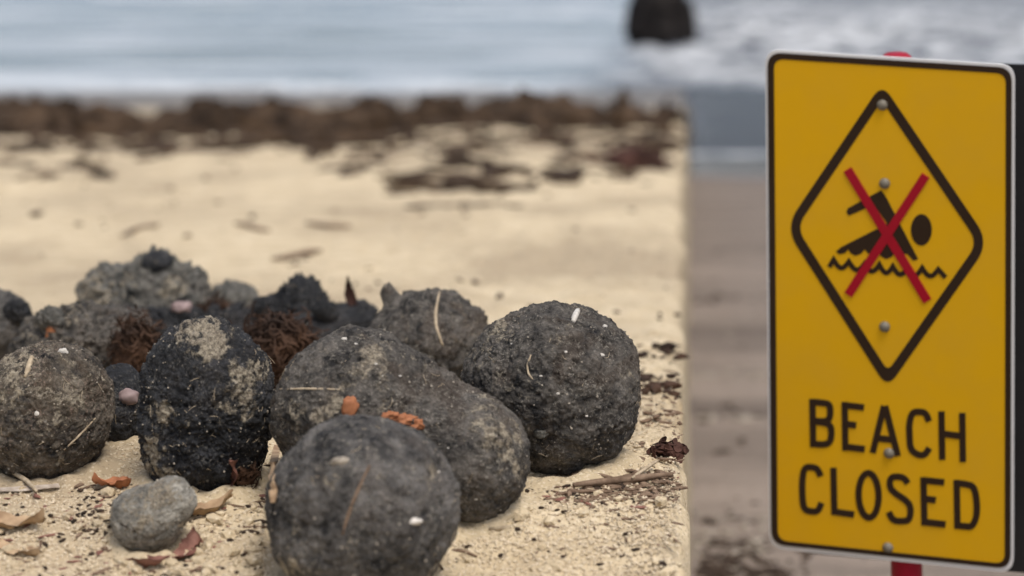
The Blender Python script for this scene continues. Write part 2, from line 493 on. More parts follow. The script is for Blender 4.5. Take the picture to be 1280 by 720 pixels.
def lump(name, blobs, ybot, mat, label, cat, group=None, sub=6, d=None, k=.35, big=.06, mid=.03, fine=.012, jag=0.0, seed=0.0, embed=.08, spots=(), grit=350, grit_size=.00042, lift=0.0):
    """blobs: (cx, cy, rx, ry[, rz, dy]) in photograph pixels; the distance comes from where the lump meets the sand"""
    bl = [tuple(b) + ((b[2] + b[3]) / 2,) * (len(b) < 5) + (0,) * (len(b) < 6) for b in blobs]
    cx = bl[0][0]
    hpx = ybot - min(b[1] - b[3] for b in bl)
    if d is None:
        lo, hi = .8, 6.0
        for _ in range(60):
            m_ = (lo + hi) / 2; s = m_ / F
            e = CAMZ - (ybot - YH) * s + embed * hpx * s - float(bank_base(0, m_)) - lift
            if e > 0: lo = m_
            else: hi = m_
        d = lo
    s = d / F
    C = np.array([[(b[0] - bl[0][0]) * s, b[5] * s, -(b[1] - bl[0][1]) * s] for b in bl])
    Rr = np.array([[b[2] * s, b[4] * s, b[3] * s] for b in bl])
    c0 = np.average(C, axis=0, weights=Rr.prod(1))
    D, f = ICO[sub]
    size = Rr.max()
    def sdf(p):
        kk = k * size; out = None
        for c, r in zip(C, Rr):
            q = (np.linalg.norm((p - c) / r, axis=1) - 1) * r.min()
            if out is None: out = q
            else:
                h = np.clip(.5 + .5 * (q - out) / kk, 0, 1)
                out = q * (1 - h) + out * h - kk * h * (1 - h)
        return out
    lo = np.zeros(len(D)); hi = np.full(len(D), size * 3.0)
    # outermost crossing
    rr = np.linspace(0, size * 3.0, 40)
    for r in rr:
        ins = sdf(c0 + D * r) < 0
        lo = np.where(ins, r, lo)
    hi = lo + rr[1]
    for _ in range(16):
        m_ = (lo + hi) / 2
        ins = sdf(c0 + D * m_[:, None]) < 0
        lo = np.where(ins, m_, lo); hi = np.where(ins, hi, m_)
    P = c0 + D * lo[:, None]
    q = P / size + seed * 7.1
    rid = 1 - 2.2 * np.abs(fbm(q * 7.5 + 51, 3, .55))
    pit = np.clip(fbm(q * 11 + 77, 2) - .22, 0, 1)
    disp = big * fbm(q * 1.6, 2) + mid * (.9 * fbm(q * 5.0 + 9, 3) + .35 * rid) + fine * (1.5 * fbm(q * 17 + 3, 3, .65) + .9 * fbm(q * 48 + 5, 2)) - 6.0 * fine * pit
    disp -= mid * .25
    if jag:
        disp += jag * (np.abs(fbm(q * 4.2 + 31, 4, .55)) - .18)
    P = P + D * (disp * size)[:, None]
    me = mesh_np(name, P, f)
    cr = np.zeros(len(P))
    for (sx, sy, sr, am) in spots:
        lx_, lz_ = (sx - bl[0][0]) * s, -(sy - bl[0][1]) * s
        dd = np.hypot(P[:, 0] - lx_, P[:, 2] - lz_) / (sr * s)
        cr += am * np.exp(-dd ** 2) * (P[:, 1] < c0[1])
    cr = np.clip(cr * (.55 + 1.3 * (fbm(q * 9, 3) + .25)), 0, 1) if spots else cr
    cr = np.clip(cr + .85 * np.clip(fbm(q * 2.6 + 13, 3) - .02, 0, 1), 0, 1.2)
    a = me.attributes.new('crust', 'FLOAT', 'POINT'); a.data.foreach_set('value', cr.astype(np.float32))
    o = link(name, me, mat, label=label, cat=cat, group=group)
    o.location = ((bl[0][0] - 640) * s, d, CAMZ - (bl[0][1] - YH) * s)
    bpy.context.view_layer.update()
    add_bvh(o)
    # sand grains and grit stuck to the surface
    if grit:
        rg = np.random.default_rng(int(seed * 10) + 11)
        idx = rg.integers(0, len(P), grit)
        idx = idx[(P[idx, 1] < c0[1] + .3 * size)]
        V, Fc = ICO[1]
        sz = grit_size * (.5 + rg.random(len(idx)) ** 3 * 2.2)
        jit = .6 + .8 * rg.random((len(idx), 12, 3)) if len(V) == 12 else None
        vv = (V[None] * (jit if jit is not None else 1)) * sz[:, None, None] + P[idx][:, None, :] + D[idx][:, None, :] * (sz * .25)[:, None, None]
        ff = (Fc[None] + (np.arange(len(idx)) * len(V))[:, None, None]).reshape(-1, 3)
        fb = Bag(); rf = random.Random(int(seed * 7) + 3)
        for i in rg.integers(0, len(P), int(grit * .09)):
            if P[i, 1] > c0[1]: continue
            nn = Vector(D[i]); t0 = nn.cross(Vector((rf.gauss(0, 1), rf.gauss(0, 1), rf.gauss(0, 1)))).normalized()
            pp = Vector(P[i]) + nn * .0008; L_ = rf.uniform(.003, .012); path = [pp]
            for q_ in range(5):
                t0 = (t0 + nn.cross(t0) * rf.gauss(0, .3) - nn * .03).normalized()
                path.append(path[-1] + t0 * L_ / 5)
            fb.tube(path, [.00012, .0002, .00022, .0002, .00018, .0001], 4)
        if fb.v:
            link('plant_fibres', fb.mesh('plant_fibres'), M_STRAW, parent=o, kind='stuff')
        g = link('sand_grit', mesh_np('sand_grit', vv.reshape(-1, 3), ff, False), M_GRIT, parent=o, kind='stuff')
    return o

LG = 'tar balls washed up on the sand'
lump('tar_ball', [(452, 637, 119, 116)], 753, M_TAR_SOFT, 'smooth charcoal tar ball with a white speck, in front of the two-lobed lump', 'tar ball', LG, 7, seed=1, big=.10, mid=.036, fine=.012, spots=[(380, 678, 14, .5), (425, 577, 10, .5), (360, 700, 26, .45)], grit=500)
lump('tar_lump', [(447, 518, 110, 99, 92, 25), (592, 572, 68, 82, 80, 0), (520, 540, 70, 75, 72, 12)], 655, M_TAR, 'two-lobed peanut-shaped tar lump with an orange leaf scrap and straw stuck on', 'tar lump', LG, 7, seed=2, k=.25, big=.09, mid=.055, fine=.018, spots=[(470, 440, 30, .5), (635, 540, 22, .8), (645, 575, 16, .7), (600, 515, 26, .6), (407, 507, 13, 1.1), (432, 494, 12, .9), (365, 520, 30, .5)], grit=800)
lump('tar_ball', [(693, 484, 110, 108)], 593, M_TAR, 'round dark tar ball dotted with white flecks, beside the twig litter', 'tar ball', LG, 7, seed=3, big=.09, mid=.048, fine=.018, spots=[(600, 440, 26, .5), (620, 400, 20, .5)], grit=700)
lump('tar_lump', [(258, 500, 83, 104, 78, 0), (250, 545, 66, 76, 66, 0)], 620, M_TAR_BLACK, 'upright oval black tar lump with a cream sand crust near its top', 'tar lump', LG, 7, seed=4, k=.3, big=.12, mid=.07, fine=.026, spots=[(272, 422, 17, 1.6), (262, 405, 14, 1.2), (214, 500, 15, 1.2), (203, 545, 16, 1.2), (222, 580, 14, .8), (195, 575, 14, .9), (298, 490, 26, .6), (235, 405, 20, .8), (320, 455, 22, .7)], grit=900)
lump('tar_ball', [(58, 514, 82, 86)], 600, M_TAR_BROWN, 'brownish grey tar ball with a pale straw sliver upright on it', 'tar ball', LG, 7, seed=5, big=.07, mid=.06, fine=.02, spots=[(40, 445, 40, .6), (100, 480, 26, .6), (20, 470, 30, .5), (85, 515, 20, .5)], grit=700)
lump('tar_pebble', [(186, 645, 47, 40), (214, 626, 30, 29)], 687, M_STONE, 'small pale grey two-lobed nodule on russet leaves', 'pebble', None, 6, seed=6, k=.2, big=.12, mid=.05, fine=.018, spots=[(205, 612, 24, .9), (170, 635, 22, .5)], grit=250, grit_size=.0004)
lump('tar_lump', [(533, 430, 72, 68), (486, 368, 9, 15), (590, 402, 17, 17), (560, 400, 25, 30)], 500, M_TAR, 'dark tar lump with a small black knob and a curved straw on its side', 'tar lump', LG, 6, seed=7, k=.12, big=.10, mid=.06, fine=.02, jag=.10, grit=300, spots=[(505, 450, 24, .35)])
lump('tar_clump', [(378, 385, 28, 42), (345, 398, 34, 30), (412, 405, 36, 26), (445, 403, 26, 24), (385, 425, 70, 40)], 452, M_TAR_BLACK, 'jagged black tar clump rising to a peak behind the brown seaweed tangle', 'tar lump', LG, 6, seed=8, k=.12, big=.14, mid=.12, fine=.04, jag=.30, grit=60)
lump('tar_lump', [(185, 385, 78, 54), (197, 328, 19, 13), (140, 365, 42, 30), (226, 365, 32, 36)], 440, M_TAR_ASH, 'ashy grey tar mound topped with a black round knob', 'tar lump', LG, 6, seed=9, k=.15, big=.14, mid=.09, fine=.03, jag=.22, grit=150, spots=[(120, 365, 30, 1.0), (225, 350, 18, .8), (170, 350, 24, .5)])
lump('tar_lump', [(290, 388, 36, 36)], 424, M_TAR_ASH, 'small rounded ash-grey tar lump behind the black oval lump', 'tar lump', LG, 6, seed=10, big=.2, mid=.08, fine=.03, jag=.1, grit=60)
lump('tar_lump', [(108, 432, 72, 54), (60, 440, 44, 44), (150, 430, 42, 46)], 490, M_TAR, 'wide dark tar lump with an orange scrap, behind the brownish grey ball', 'tar lump', LG, 6, seed=11, k=.25, big=.14, mid=.09, fine=.03, jag=.16, grit=300, spots=[(55, 395, 20, .5), (95, 385, 20, .5)])
lump('tar_lump', [(-8, 412, 50, 50)], 462, M_TAR_SOFT, 'smooth charcoal tar lump behind the wide lump with the orange scrap', 'tar lump', LG, 6, seed=12, big=.12, mid=.06, fine=.02, jag=.08, grit=100)
lump('tar_lump', [(150, 512, 36, 56)], 566, M_TAR_BLACK, 'dark lump wedged between the brownish ball and the black oval lump', 'tar lump', LG, 6, seed=13, big=.12, mid=.06, fine=.02, grit=100)
lump('tar_heap', [(235, 425, 110, 38, 30, 0), (110, 425, 90, 32, 30, 0), (385, 428, 100, 34, 30, 0), (300, 405, 24, 22, 20, 0), (455, 405, 22, 26, 20, 0)], 455, M_TAR_BLACK, 'low jagged heap of black tar crumbs packed behind the black oval lump', 'tar heap', None, 7, seed=15, k=.10, big=.10, mid=.06, fine=.03, jag=.24, grit=200)
for k_, (x_, y_, r_, lb_) in enumerate([(330, 385, 15, 'small black tar chunk by the small ash-grey lump'), (405, 388, 13, 'small black tar chunk near the brown pointed leaf'), (62, 398, 16, 'pale grey tar chunk behind the brownish grey ball'), (20, 388, 15, 'dark tar chunk between the charcoal and wide lumps')]):
    h_ = hit(x_, y_ + r_ * .8)
    lump('tar_chunk', [(x_, y_, r_, r_ * .9), (x_ + r_ * .6, y_ + r_ * .5, r_ * .7, r_ * .6)], y_ + r_, M_TAR_ASH if k_ == 2 else M_TAR_BLACK, lb_, 'tar chunk', 'small chunks in the back of the pile', 5, d=float(h_[0].y), seed=30 + k_, big=.3, mid=.15, fine=.05, jag=.5, grit=0)
lump('tar_nugget', [(197, 327, 20, 14)], 342, M_TAR_BLACK, 'small shiny black tar nugget on top of the ashy mound', 'tar lump', None, 5, d=float(BVH and hit(197, 335)[0].y) + .004, seed=14, big=.1, mid=.05, grit=0)

def pebble(px, py, rx, ry, mat, name, label, cat, group=None, sq=.6, seed=1.0, sub=3, rag=.45):
    h = hit(px, py)
    if h is None: return None
    p, n, dist = h
    s = p.y / F
    V, f = ICO[sub]
    q = V * np.array([rx * s, rx * s * sq, ry * s])
    q = q * (1 + rag * 1.3 * fbm(V * 1.5 + seed * 5, 3))[:, None]
    o = link(name, mesh_np(name, q, f), mat, label=label, cat=cat, group=group)
    o.location = p + n * (min(rx, ry) * s * .02)
    return o

def straw(pts, w, mat, name, label, cat, group=None, flat=False, lift=.0005):
    """a thin stalk lying on whatever surface is under those pixels"""
    P = []; N = []
    for (a, b) in zip(pts[:-1], pts[1:]):
        for t in np.linspace(0, 1, 5, endpoint=False):
            P.append((a[0] + (b[0] - a[0]) * t, a[1] + (b[1] - a[1]) * t))
    P.append(pts[-1])
    W = []
    for q in P:
        h = hit(*q)
        if h is None: continue
        W.append(h[0] + h[1] * lift); N.append(h[1])
    if len(W) < 3: return None
    # smooth so that it bridges gaps like a stiff stalk
    for _ in range(4):
        W = [W[0]] + [(W[i - 1] + W[i] * 2 + W[i + 1]) / 4 for i in range(1, len(W) - 1)] + [W[-1]]
    s = W[0].y / F
    B = Bag()
    n_ = len(W)
    prof = [w * s * .5 * (.55 + .45 * math.sin(math.pi * min(1, max(0, (i + .6) / n_)))) for i in range(n_)]
    o0 = W[n_ // 2].copy()
    if flat: B.ribbon([p - o0 for p in W], prof, N, .0007)
    else: B.tube([p - o0 for p in W], prof, 6)
    o = link(name, B.mesh(name, not flat), mat, label=label, cat=cat, group=group)
    o.location = o0
    return o

def leaf(c, half, ang, width, mat, label, curl=.25, lift=.002, tilt=0.0, name='leaf', group=None, seed=0):
    """curled dead leaf on the sand: c centre pixel, half length in px, ang in the ground plane"""
    h = hit(*c)
    if h is None: return None
    p, n, _ = h
    s = p.y / F
    rg = random.Random(seed + c[0] * 13 + c[1])
    L = half * s; Wd = width * s
    nu, nv = 14, 7
    v = []; f = []
    for side in (0, 1):
        for i in range(nu):
            u = i / (nu - 1) * 2 - 1
            wu = Wd * max(.03, (1 - abs(u) ** (2.2 if u > 0 else 5))) * (1 + .18 * math.sin(5 * u + seed) + .12 * math.sin(17 * u + seed * 3))
            for j in range(nv):
                t = j / (nv - 1) * 2 - 1
                x = u * L + .06 * L * math.sin(7 * t + seed); y = t * wu + .12 * L * math.sin(2.2 * u + seed)
                z = curl * L * (u * u) * .6 + curl * Wd * (t * t) * 1.1 + .22 * Wd * math.sin(4 * u + 3 * t + seed) + .10 * Wd * math.sin(11 * u - 7 * t + seed * 2) - abs(1 - abs(t)) * 0
                if abs(t) < .01: z -= .06 * Wd
                v.append((x, y, z - side * .0006))
    for i in range(nu - 1):
        for j in range(nv - 1):
            a = i * nv + j
            f.append((a, a + 1, a + nv + 1, a + nv))
            b = a + nu * nv
            f.append((b, b + nv, b + nv + 1, b + 1))
    me = bpy.data.meshes.new(name); me.from_pydata(v, [], f)
    for q in me.polygons: q.use_smooth = True
    me.update()
    o = link(name, me, mat, label=label, cat='leaf', group=group)
    o.location = p + n * lift
    m = n.to_track_quat('Z', 'Y').to_matrix() if n.z < .8 else Matrix.Identity(3)
    o.rotation_euler = (m @ Matrix.Rotation(math.radians(ang), 3, 'Z') @ Matrix.Rotation(math.radians(tilt), 3, 'Y') @ Matrix.Rotation(math.radians(rg.uniform(-8, 8)), 3, 'X')).to_euler()
    return o

# tangles of dry brown seaweed between the lumps
def tangle(cx, cy, rx, ry, ybot, n, label, mat, seed, wpx=3.0, name='seaweed_tangle', d=None, zf=bank_base, group=None, core=True, strand=1.0):
    rg = random.Random(seed)
    if d is None:
        d = ground_hit(cx, ybot, lambda x, y: zf(x, y) + 0 * x).y
    s = d / F
    B = Bag()
    if core:
        V, f = ICO[3]
        q = V * np.array([rx * s * .7, rx * s * .5, ry * s * .7]) * (1 + .7 * fbm(V * 2.2 + seed, 3))[:, None]
        B.add(q.tolist(), f.tolist())
    for _ in range(n):
        u = Vector((rg.gauss(0, 1), rg.gauss(0, 1), rg.gauss(0, 1))).normalized()
        p = Vector((u.x * rx * s, u.y * rx * s * .7, u.z * ry * s)) * rg.uniform(.62, 1.02)
        dr = Vector((rg.gauss(0, 1), rg.gauss(0, 1), rg.gauss(0, .7))).normalized()
        dr = (dr - u * dr.dot(u) * .7).normalized()
        pts = [p]; L = rx * s * rg.uniform(.25, .7) * strand
        for k in range(5):
            dr = (dr + Vector((rg.gauss(0, .35), rg.gauss(0, .35), rg.gauss(0, .35))) - pts[-1].normalized() * .15).normalized()
            pts.append(pts[-1] + dr * L / 5)
        w = wpx * s * rg.uniform(.3, 1.0)
        B.ribbon(pts, [w * .6, w, w, w, w * .8, w * .3], u, .0005 if d < 4 else .004)
    o = link(name, B.mesh(name), mat, label=label, cat='seaweed', group=group)
    o.location = ((cx - 640) * s, d, CAMZ - (cy - YH) * s)
    bpy.context.view_layer.update()
    add_bvh(o)
    return o
tangle(345, 440, 58, 50, 492, 960, 'fibrous dark brown seaweed tangle between the black oval and two-lobed lumps', M_WEED, 21, 1.8)
tangle(170, 440, 36, 52, 495, 600, 'rusty brown seaweed tuft beside the black oval lump', M_WEED, 22, 1.8)
tangle(268, 402, 46, 28, 438, 420, 'short brown seaweed fibres under the small ash-grey lump', M_WEED, 23, 1.8)
tangle(300, 590, 30, 26, 612, 270, 'dark seaweed scrap at the foot of the black oval lump', M_WEED, 24, 1.8)
tangle(836, 562, 26, 9, 570, 90, 'reddish brown weed flake on the sand beside the round flecked ball', M_WEED_RED, 25, 5)

pebble(228, 384, 13, 8, M_PINK, 'pink_shell', 'pale pink shell piece lying above the black oval lump', 'shell', None, .7, 2)
pebble(160, 496, 13, 10, M_PINK, 'pink_pebble', 'dull pink pebble wedged against the black oval lump', 'pebble', None, .7, 3, rag=.25)

# slivers, straws and scraps stuck on the lumps
straw([(32, 472), (40, 446)], 8, M_STRAW, 'straw_sliver', 'pale upright sliver stuck on the brownish grey ball', 'straw')
straw([(80, 562), (100, 543), (119, 523)], 3, M_STRAW, 'straw', 'slanting dry straw on the lower side of the brownish grey ball', 'straw')
straw([(350, 487), (385, 486), (425, 487)], 3, M_STRAW, 'straw', 'thin horizontal straw across the larger lobe of the two-lobed lump', 'straw')
straw([(428, 668), (440, 628), (462, 582)], 4.5, M_TWIG, 'straw', 'brown stalk lying up the front of the smooth charcoal ball', 'straw')
straw([(549, 365), (544, 390), (545, 410), (553, 432)], 4.5, M_STRAW, 'straw', 'curved straw on the knobbed dark lump', 'straw')
straw([(664, 444), (659, 456), (661, 468), (666, 474)], 3.2, M_STRAW, 'straw', 'short hooked straw on the round flecked ball', 'straw')
straw([(801, 490), (799, 515), (793, 535)], 3.5, M_STRAW, 'straw', 'straw hugging the flank of the round ball above the twig litter', 'straw')
straw([(716, 402), (722, 388)], 9, M_SHELL, 'shell_sliver', 'white shell sliver on top of the round flecked ball', 'shell')
straw([(346, 625), (344, 595), (345, 562)], 13, M_LEAF, 'dead_leaf', 'narrow tan leaf blade upright against the smooth charcoal ball', 'leaf', flat=True, lift=.004)
pebble(437, 510, 10, 14, M_LEAF_OR, 'leaf_scrap', 'orange leaf scrap on the two-lobed lump', 'leaf', None, .3, 4)
for k, (x, y, rx, ry) in enumerate([(488, 520, 12, 5), (505, 525, 14, 7), (520, 531, 9, 7)]):
    pebble(x, y, rx, ry, M_LEAF_OR, 'leaf_crumb', 'orange brown leaf crumb lodged above the smooth charcoal ball', 'leaf', 'orange leaf crumbs', .4, 5 + k, rag=1.0)
pebble(65, 412, 8, 14, M_LEAF_OR, 'leaf_scrap', 'small orange leaf scrap standing on the wide dark lump', 'leaf', None, .4, 8)
pebble(517, 652, 9, 5, M_SHELL, 'shell_fleck', 'white shell fleck on the front of the smooth charcoal ball', 'shell', None, .4, 9)
pebble(425, 577, 12, 6, M_GRIT, 'sand_patch', 'cream sand patch high on the smooth charcoal ball', 'sand', None, .3, 10)
for k, (x, y, r) in enumerate([(756, 408, 4), (752, 444, 5), (697, 492, 3.4), (707, 440, 3), (733, 520, 2.6), (676, 470, 2.5), (640, 430, 2.6)]):
    pebble(x, y, r * .75, r * .5, M_SHELL, 'shell_fleck', 'tiny white shell fleck on the round flecked ball', 'shell', 'flecks on the round ball', .4, 20 + k)
for k, (x, y, r) in enumerate([(430, 424, 5), (445, 430, 3), (470, 455, 2.6), (478, 470, 2.4), (560, 560, 2.5), (500, 470, 2.4), (548, 590, 2.4), (595, 624, 3)]):
    pebble(x, y, r * .8, r * .45, M_SHELL, 'shell_fleck', 'tiny white shell fleck on the two-lobed lump', 'shell', 'flecks on the two-lobed lump', .4, 30 + k)
pebble(79, 440, 6, 5, M_SHELL, 'shell_fleck', 'white shell fleck on top of the brownish grey ball', 'shell', None, .5, 40)
pebble(46, 577 - 60, 3, 3, M_SHELL, 'shell_fleck', 'round white fleck low on the brownish grey ball', 'shell', None, .5, 41)
pebble(676, 541, 9, 6, M_TAR_ASH, 'grey_chip', 'grey chip stuck low on the round flecked ball', 'chip', None, .5, 42)

# leaves, sticks and litter on the near sand
leaf((20, 662), 46, -22, 14, M_LEAF, 'curled tan leaf near the pale stick', .5, .003, -6, seed=1)
leaf((18, 690), 36, -15, 12, M_LEAF, 'faded pinkish tan leaf half buried below the curled leaf', .3, .0, 4, seed=2)
leaf((138, 612), 24, 30, 13, M_LEAF_OR, 'broken orange leaf behind the small grey nodule', .4, .004, 10, seed=3)
leaf((178, 706), 44, -30, 14, M_LEAF_RED, 'russet leaf in the sand in front of the small grey nodule', .3, .002, -6, seed=4)
leaf((236, 690), 34, 78, 14, M_LEAF_RED, 'upturned russet leaf leaning beside the small grey nodule', .35, .003, -16, seed=5)
leaf((262, 643), 34, 28, 11, M_LEAF, 'tan folded leaf between the nodule and the black oval lump', .5, .004, -8, seed=6)
leaf((300, 590), 26, 50, 11, M_LEAF_RED, 'dark russet leaf leaning on the foot of the black oval lump', .4, .006, -30, seed=7)
leaf((444, 378), 26, 118, 6, M_WEED_RED, 'brown pointed leaf sticking up beside the black knob', .3, .012, -55, seed=8)
straw([(-12, 618), (30, 617), (74, 612)], 16, M_STICK, 'driftwood_stick', 'pale flattened stick lying before the brownish grey ball', 'stick', lift=.004, flat=True)
straw([(14, 597), (30, 610), (46, 626)], 6, M_STRAW, 'driftwood_stick', 'short pale stick crossing over the flattened stick', 'stick', lift=.008)
straw([(612, 662), (632, 661), (655, 659)], 7, M_STRAW, 'straw', 'pale straw piece on the sand beside the smooth charcoal ball', 'straw')
straw([(716, 612), (760, 607), (800, 603), (840, 598)], 10, M_TWIG, 'brown_stick', 'long brown stick lying in the twig litter', 'stick', lift=.004)
straw([(790, 606), (806, 595), (822, 584)], 5, M_STRAW, 'straw', 'short pale straw propped on the long brown stick', 'straw', lift=.006)
straw([(700, 620), (730, 616), (765, 618)], 5, M_TWIG, 'brown_twig', 'thin brown twig in front of the long brown stick', 'twig', lift=.002)
straw([(715, 598), (740, 596), (765, 601)], 6, M_TWIG, 'brown_twig', 'thin brown twig behind the long brown stick', 'twig', lift=.003)
straw([(560, 690), (575, 688), (596, 696)], 5, M_TWIG, 'brown_twig', 'short twig beside the base of the smooth charcoal ball', 'twig')
straw([(545, 700), (553, 712), (560, 724)], 4, M_WEED, 'weed_stalk', 'dark weed stalk at the base of the smooth charcoal ball', 'stalk')
straw([(118, 657), (140, 648), (170, 664)], 3, M_CHIP, 'dark_twig', 'dark bent twig in front of the orange leaf', 'twig')
straw([(300, 667), (312, 665), (324, 667)], 6, M_CHIP, 'bark_chip', 'flat black bark chip on the sand beside the smooth charcoal ball', 'chip')
straw([(318, 653), (326, 652), (334, 653)], 5, M_CHIP, 'bark_chip', 'small black bark chip behind the flat one', 'chip')

def scatter(name, regions, mat, seed, size, zf=bank_z, flat=.5, kind='stuff', stretch=1.8):
    """regions: (x0, x1, y0, y1, count) in pixels -> crumbs on the ground"""
    rg = np.random.default_rng(seed)
    V, Fc = ICO[1]
    vv = []; n = 0
    for (x0, x1, y0, y1, c) in regions:
        px = rg.uniform(x0, x1, c); py = rg.uniform(y0, y1, c)
        lo = np.full(c, .5); hi = np.full(c, 60.0)
        for _ in range(40):
            m_ = (lo + hi) / 2
            ab = CAMZ - (py - YH) / F * m_ - zf((px - 640) / F * m_, m_) > 0
            lo = np.where(ab, m_, lo); hi = np.where(ab, hi, m_)
        x = (px - 640) / F * lo
        z = zf(x, lo)
        sz = size * (.4 + 1.4 * rg.random(c) ** 2.2)
        an = rg.uniform(0, np.pi, c); st = 1 + (stretch - 1) * rg.random(c)
        q = V[None] * (.65 + .7 * rg.random((c, 12, 3)))
        q = q * np.stack([sz * st, sz / st, sz * flat], 1)[:, None, :]
        ca, sa = np.cos(an)[:, None], np.sin(an)[:, None]
        q = np.stack([q[..., 0] * ca - q[..., 1] * sa, q[..., 0] * sa + q[..., 1] * ca, q[..., 2]], 2)
        q = q + np.stack([x, lo, z + sz * flat * .3], 1)[:, None, :]
        vv.append(q.reshape(-1, 3)); n += c
    ff = (Fc[None] + (np.arange(n) * len(V))[:, None, None]).reshape(-1, 3)
    return link(name, mesh_np(name, np.concatenate(vv), ff, False), mat, label=None, kind=kind)
g = scatter('sand_grains', [(0, 850, 560, 740, 15000), (0, 850, 470, 560, 4000)], M_GRAIN, 3, .0011, flat=.8, stretch=1.3)
g['label'] = 'loose coarse grains on the near dry sand'; g['category'] = 'sand grains'
g = scatter('weed_scraps', [(-60, 480, 162, 192, 210), (480, 720, 160, 192, 90), (700, 838, 160, 205, 80), (490, 640, 190, 245, 50), (640, 835, 200, 232, 36), (380, 480, 190, 220, 12), (0, 300, 190, 225, 20)], M_WEED_FAR, 14, .032, flat=.35, stretch=2.4)
g['label'] = 'loose brown weed scraps strewn in front of the wrack ridge'; g['category'] = 'seaweed'
g = scatter('leaf_fragments', [(120, 290, 600, 725, 60), (0, 120, 610, 720, 26), (660, 850, 590, 640, 30), (280, 345, 560, 640, 14)], M_LEAF_RED, 15, .0032, flat=.25, stretch=2.2)
g['label'] = 'broken russet leaf fragments scattered about the nodule'; g['category'] = 'leaf litter'
g = scatter('twig_bits', [(0, 330, 600, 725, 110), (570, 850, 590, 700, 70), (690, 850, 590, 625, 90), (790, 850, 430, 560, 30)], M_TWIG, 16, .0026, flat=.3, stretch=4.0)
g['label'] = 'thin brown twig bits scattered over the near sand'; g['category'] = 'twig bits'
g = scatter('sand_clods', [(0, 330, 610, 740, 120), (560, 850, 600, 740, 40), (100, 330, 690, 740, 60)], M_SAND, 13, .0042, flat=.7, stretch=1.4)
g['label'] = 'small crumbly clods of damp sand around the nodule'; g['category'] = 'sand clods'
g = scatter('dark_crumbs', [(0, 330, 600, 735, 200), (90, 180, 605, 670, 110), (240, 340, 570, 640, 50), (60, 340, 600, 680, 80), (570, 850, 590, 640, 60), (640, 850, 598, 625, 120), (560, 850, 630, 735, 45), (795, 852, 430, 520, 60), (0, 850, 350, 500, 60)], M_CHIP, 4, .0020, flat=.5)
g['label'] = 'dark bark and tar crumbs strewn on the near sand'; g['category'] = 'crumbs'
g = scatter('twig_litter', [(690, 852, 588, 628, 260), (800, 852, 515, 590, 40), (100, 270, 600, 720, 60)], M_TWIG, 5, .0030, flat=.4, stretch=2.6)
g['label'] = 'brown twig and weed litter around the long stick'; g['category'] = 'litter'
g = scatter('tar_specks', [(800, 852, 430, 450, 14), (795, 852, 470, 500, 22), (330, 850, 240, 420, 50), (0, 330, 230, 320, 30)], M_WEED, 6, .006, flat=.5)
g['label'] = 'brown weed specks scattered over the middle sand'; g['category'] = 'weed specks'

# the sand is heaped and dented where the lumps have settled into it
bm_ = bank.data; nv = len(bm_.vertices); co = np.empty(nv * 3, np.float32); bm_.vertices.foreach_get('co', co); co = co.reshape(-1, 3)
for o in list(COL.objects):
    if o.name.split('.')[0] in ('tar_ball', 'tar_lump', 'tar_pebble') and o.location.y < 1.85:
        vz = np.empty(len(o.data.vertices) * 3, np.float32); o.data.vertices.foreach_get('co', vz); vz = vz.reshape(-1, 3) + np.array(o.location)
        lowp = vz[vz[:, 2] < vz[:, 2].min() + .3 * (vz[:, 2].max() - vz[:, 2].min())]
        c = lowp.mean(0); ra = np.maximum(lowp[:, :2].std(0) * 1.75, .012)
        near = np.abs(co[:, 0] - c[0]) + np.abs(co[:, 1] - c[1]) < .35
        e = np.hypot((co[near, 0] - c[0]) / ra[0], (co[near, 1] - c[1]) / ra[1])
        hgt = min(.0055, .12 * (vz[:, 2].max() - vz[:, 2].min()))
        co[near, 2] += hgt * np.exp(-((e - .95) / .22) ** 2) * (1 + 1.2 * n2(co[near, 0], co[near, 1], 45, 2, 5.0))
bm_.vertices.foreach_set('co', co.ravel()); bm_.update()

# ------------------------------------------------------------------ the wrack line and the far weed
def ground_d(px, py):
    return ground_hit(px, py, bank_base).y
rg = random.Random(5)
B = Bag()
V3, F3 = ICO[3]
def heap(px, py, hw, hh, bag, nr):
    d = ground_d(px, py); s = d / F
    x0 = (px - 640) * s; z0 = float(bank_base(0, d))
    yd = min(hw * s * .7, .25)
    q = V3 * np.array([hw * s, yd, hh * s]) * (1 + .65 * fbm(V3 * 2.6 + px * .37 + py, 4, .6))[:, None]
    bag.add((q + np.array([x0, d, z0])).tolist(), F3.tolist())
    for _ in range(nr):
        a = rg.uniform(0, 6.28); e = rg.uniform(0, 1.4)
        u = Vector((math.cos(a) * math.cos(e), math.sin(a) * math.cos(e), math.sin(e)))
        p = Vector((x0 + u.x * hw * s, d + u.y * yd, z0 + u.z * hh * s * .95))
        dr = Vector((rg.gauss(0, 1), rg.gauss(0, .6), rg.gauss(-.2, .25))).normalized()
        pts = [p]
        for k in range(4):
            dr = (dr + Vector((rg.gauss(0, .4), rg.gauss(0, .4), rg.gauss(-.25, .15)))).normalized()
            q2 = pts[-1] + dr * rg.uniform(.015, .04)
            q2.z = max(q2.z, float(bank_base(0, q2.y)) + .005)
            pts.append(q2)
        w = rg.uniform(.005, .012)
        bag.ribbon(pts, [w * .6, w, w, w, w * .4], u, .004)
x = -60
while x < 848:                                     # the thick back ridge of weed
    thick = 1.0
    if 165 < x < 225: thick = .5
    if 490 < x < 530: thick = .45
    if 745 < x < 775: thick = .4
    hw = rg.uniform(16, 58); hh = rg.uniform(12, 40) * thick
    if x + hw * 1.3 < 862: heap(x, rg.uniform(152, 166), hw, hh, B, 16)
    x += hw * rg.uniform(.24, .55)
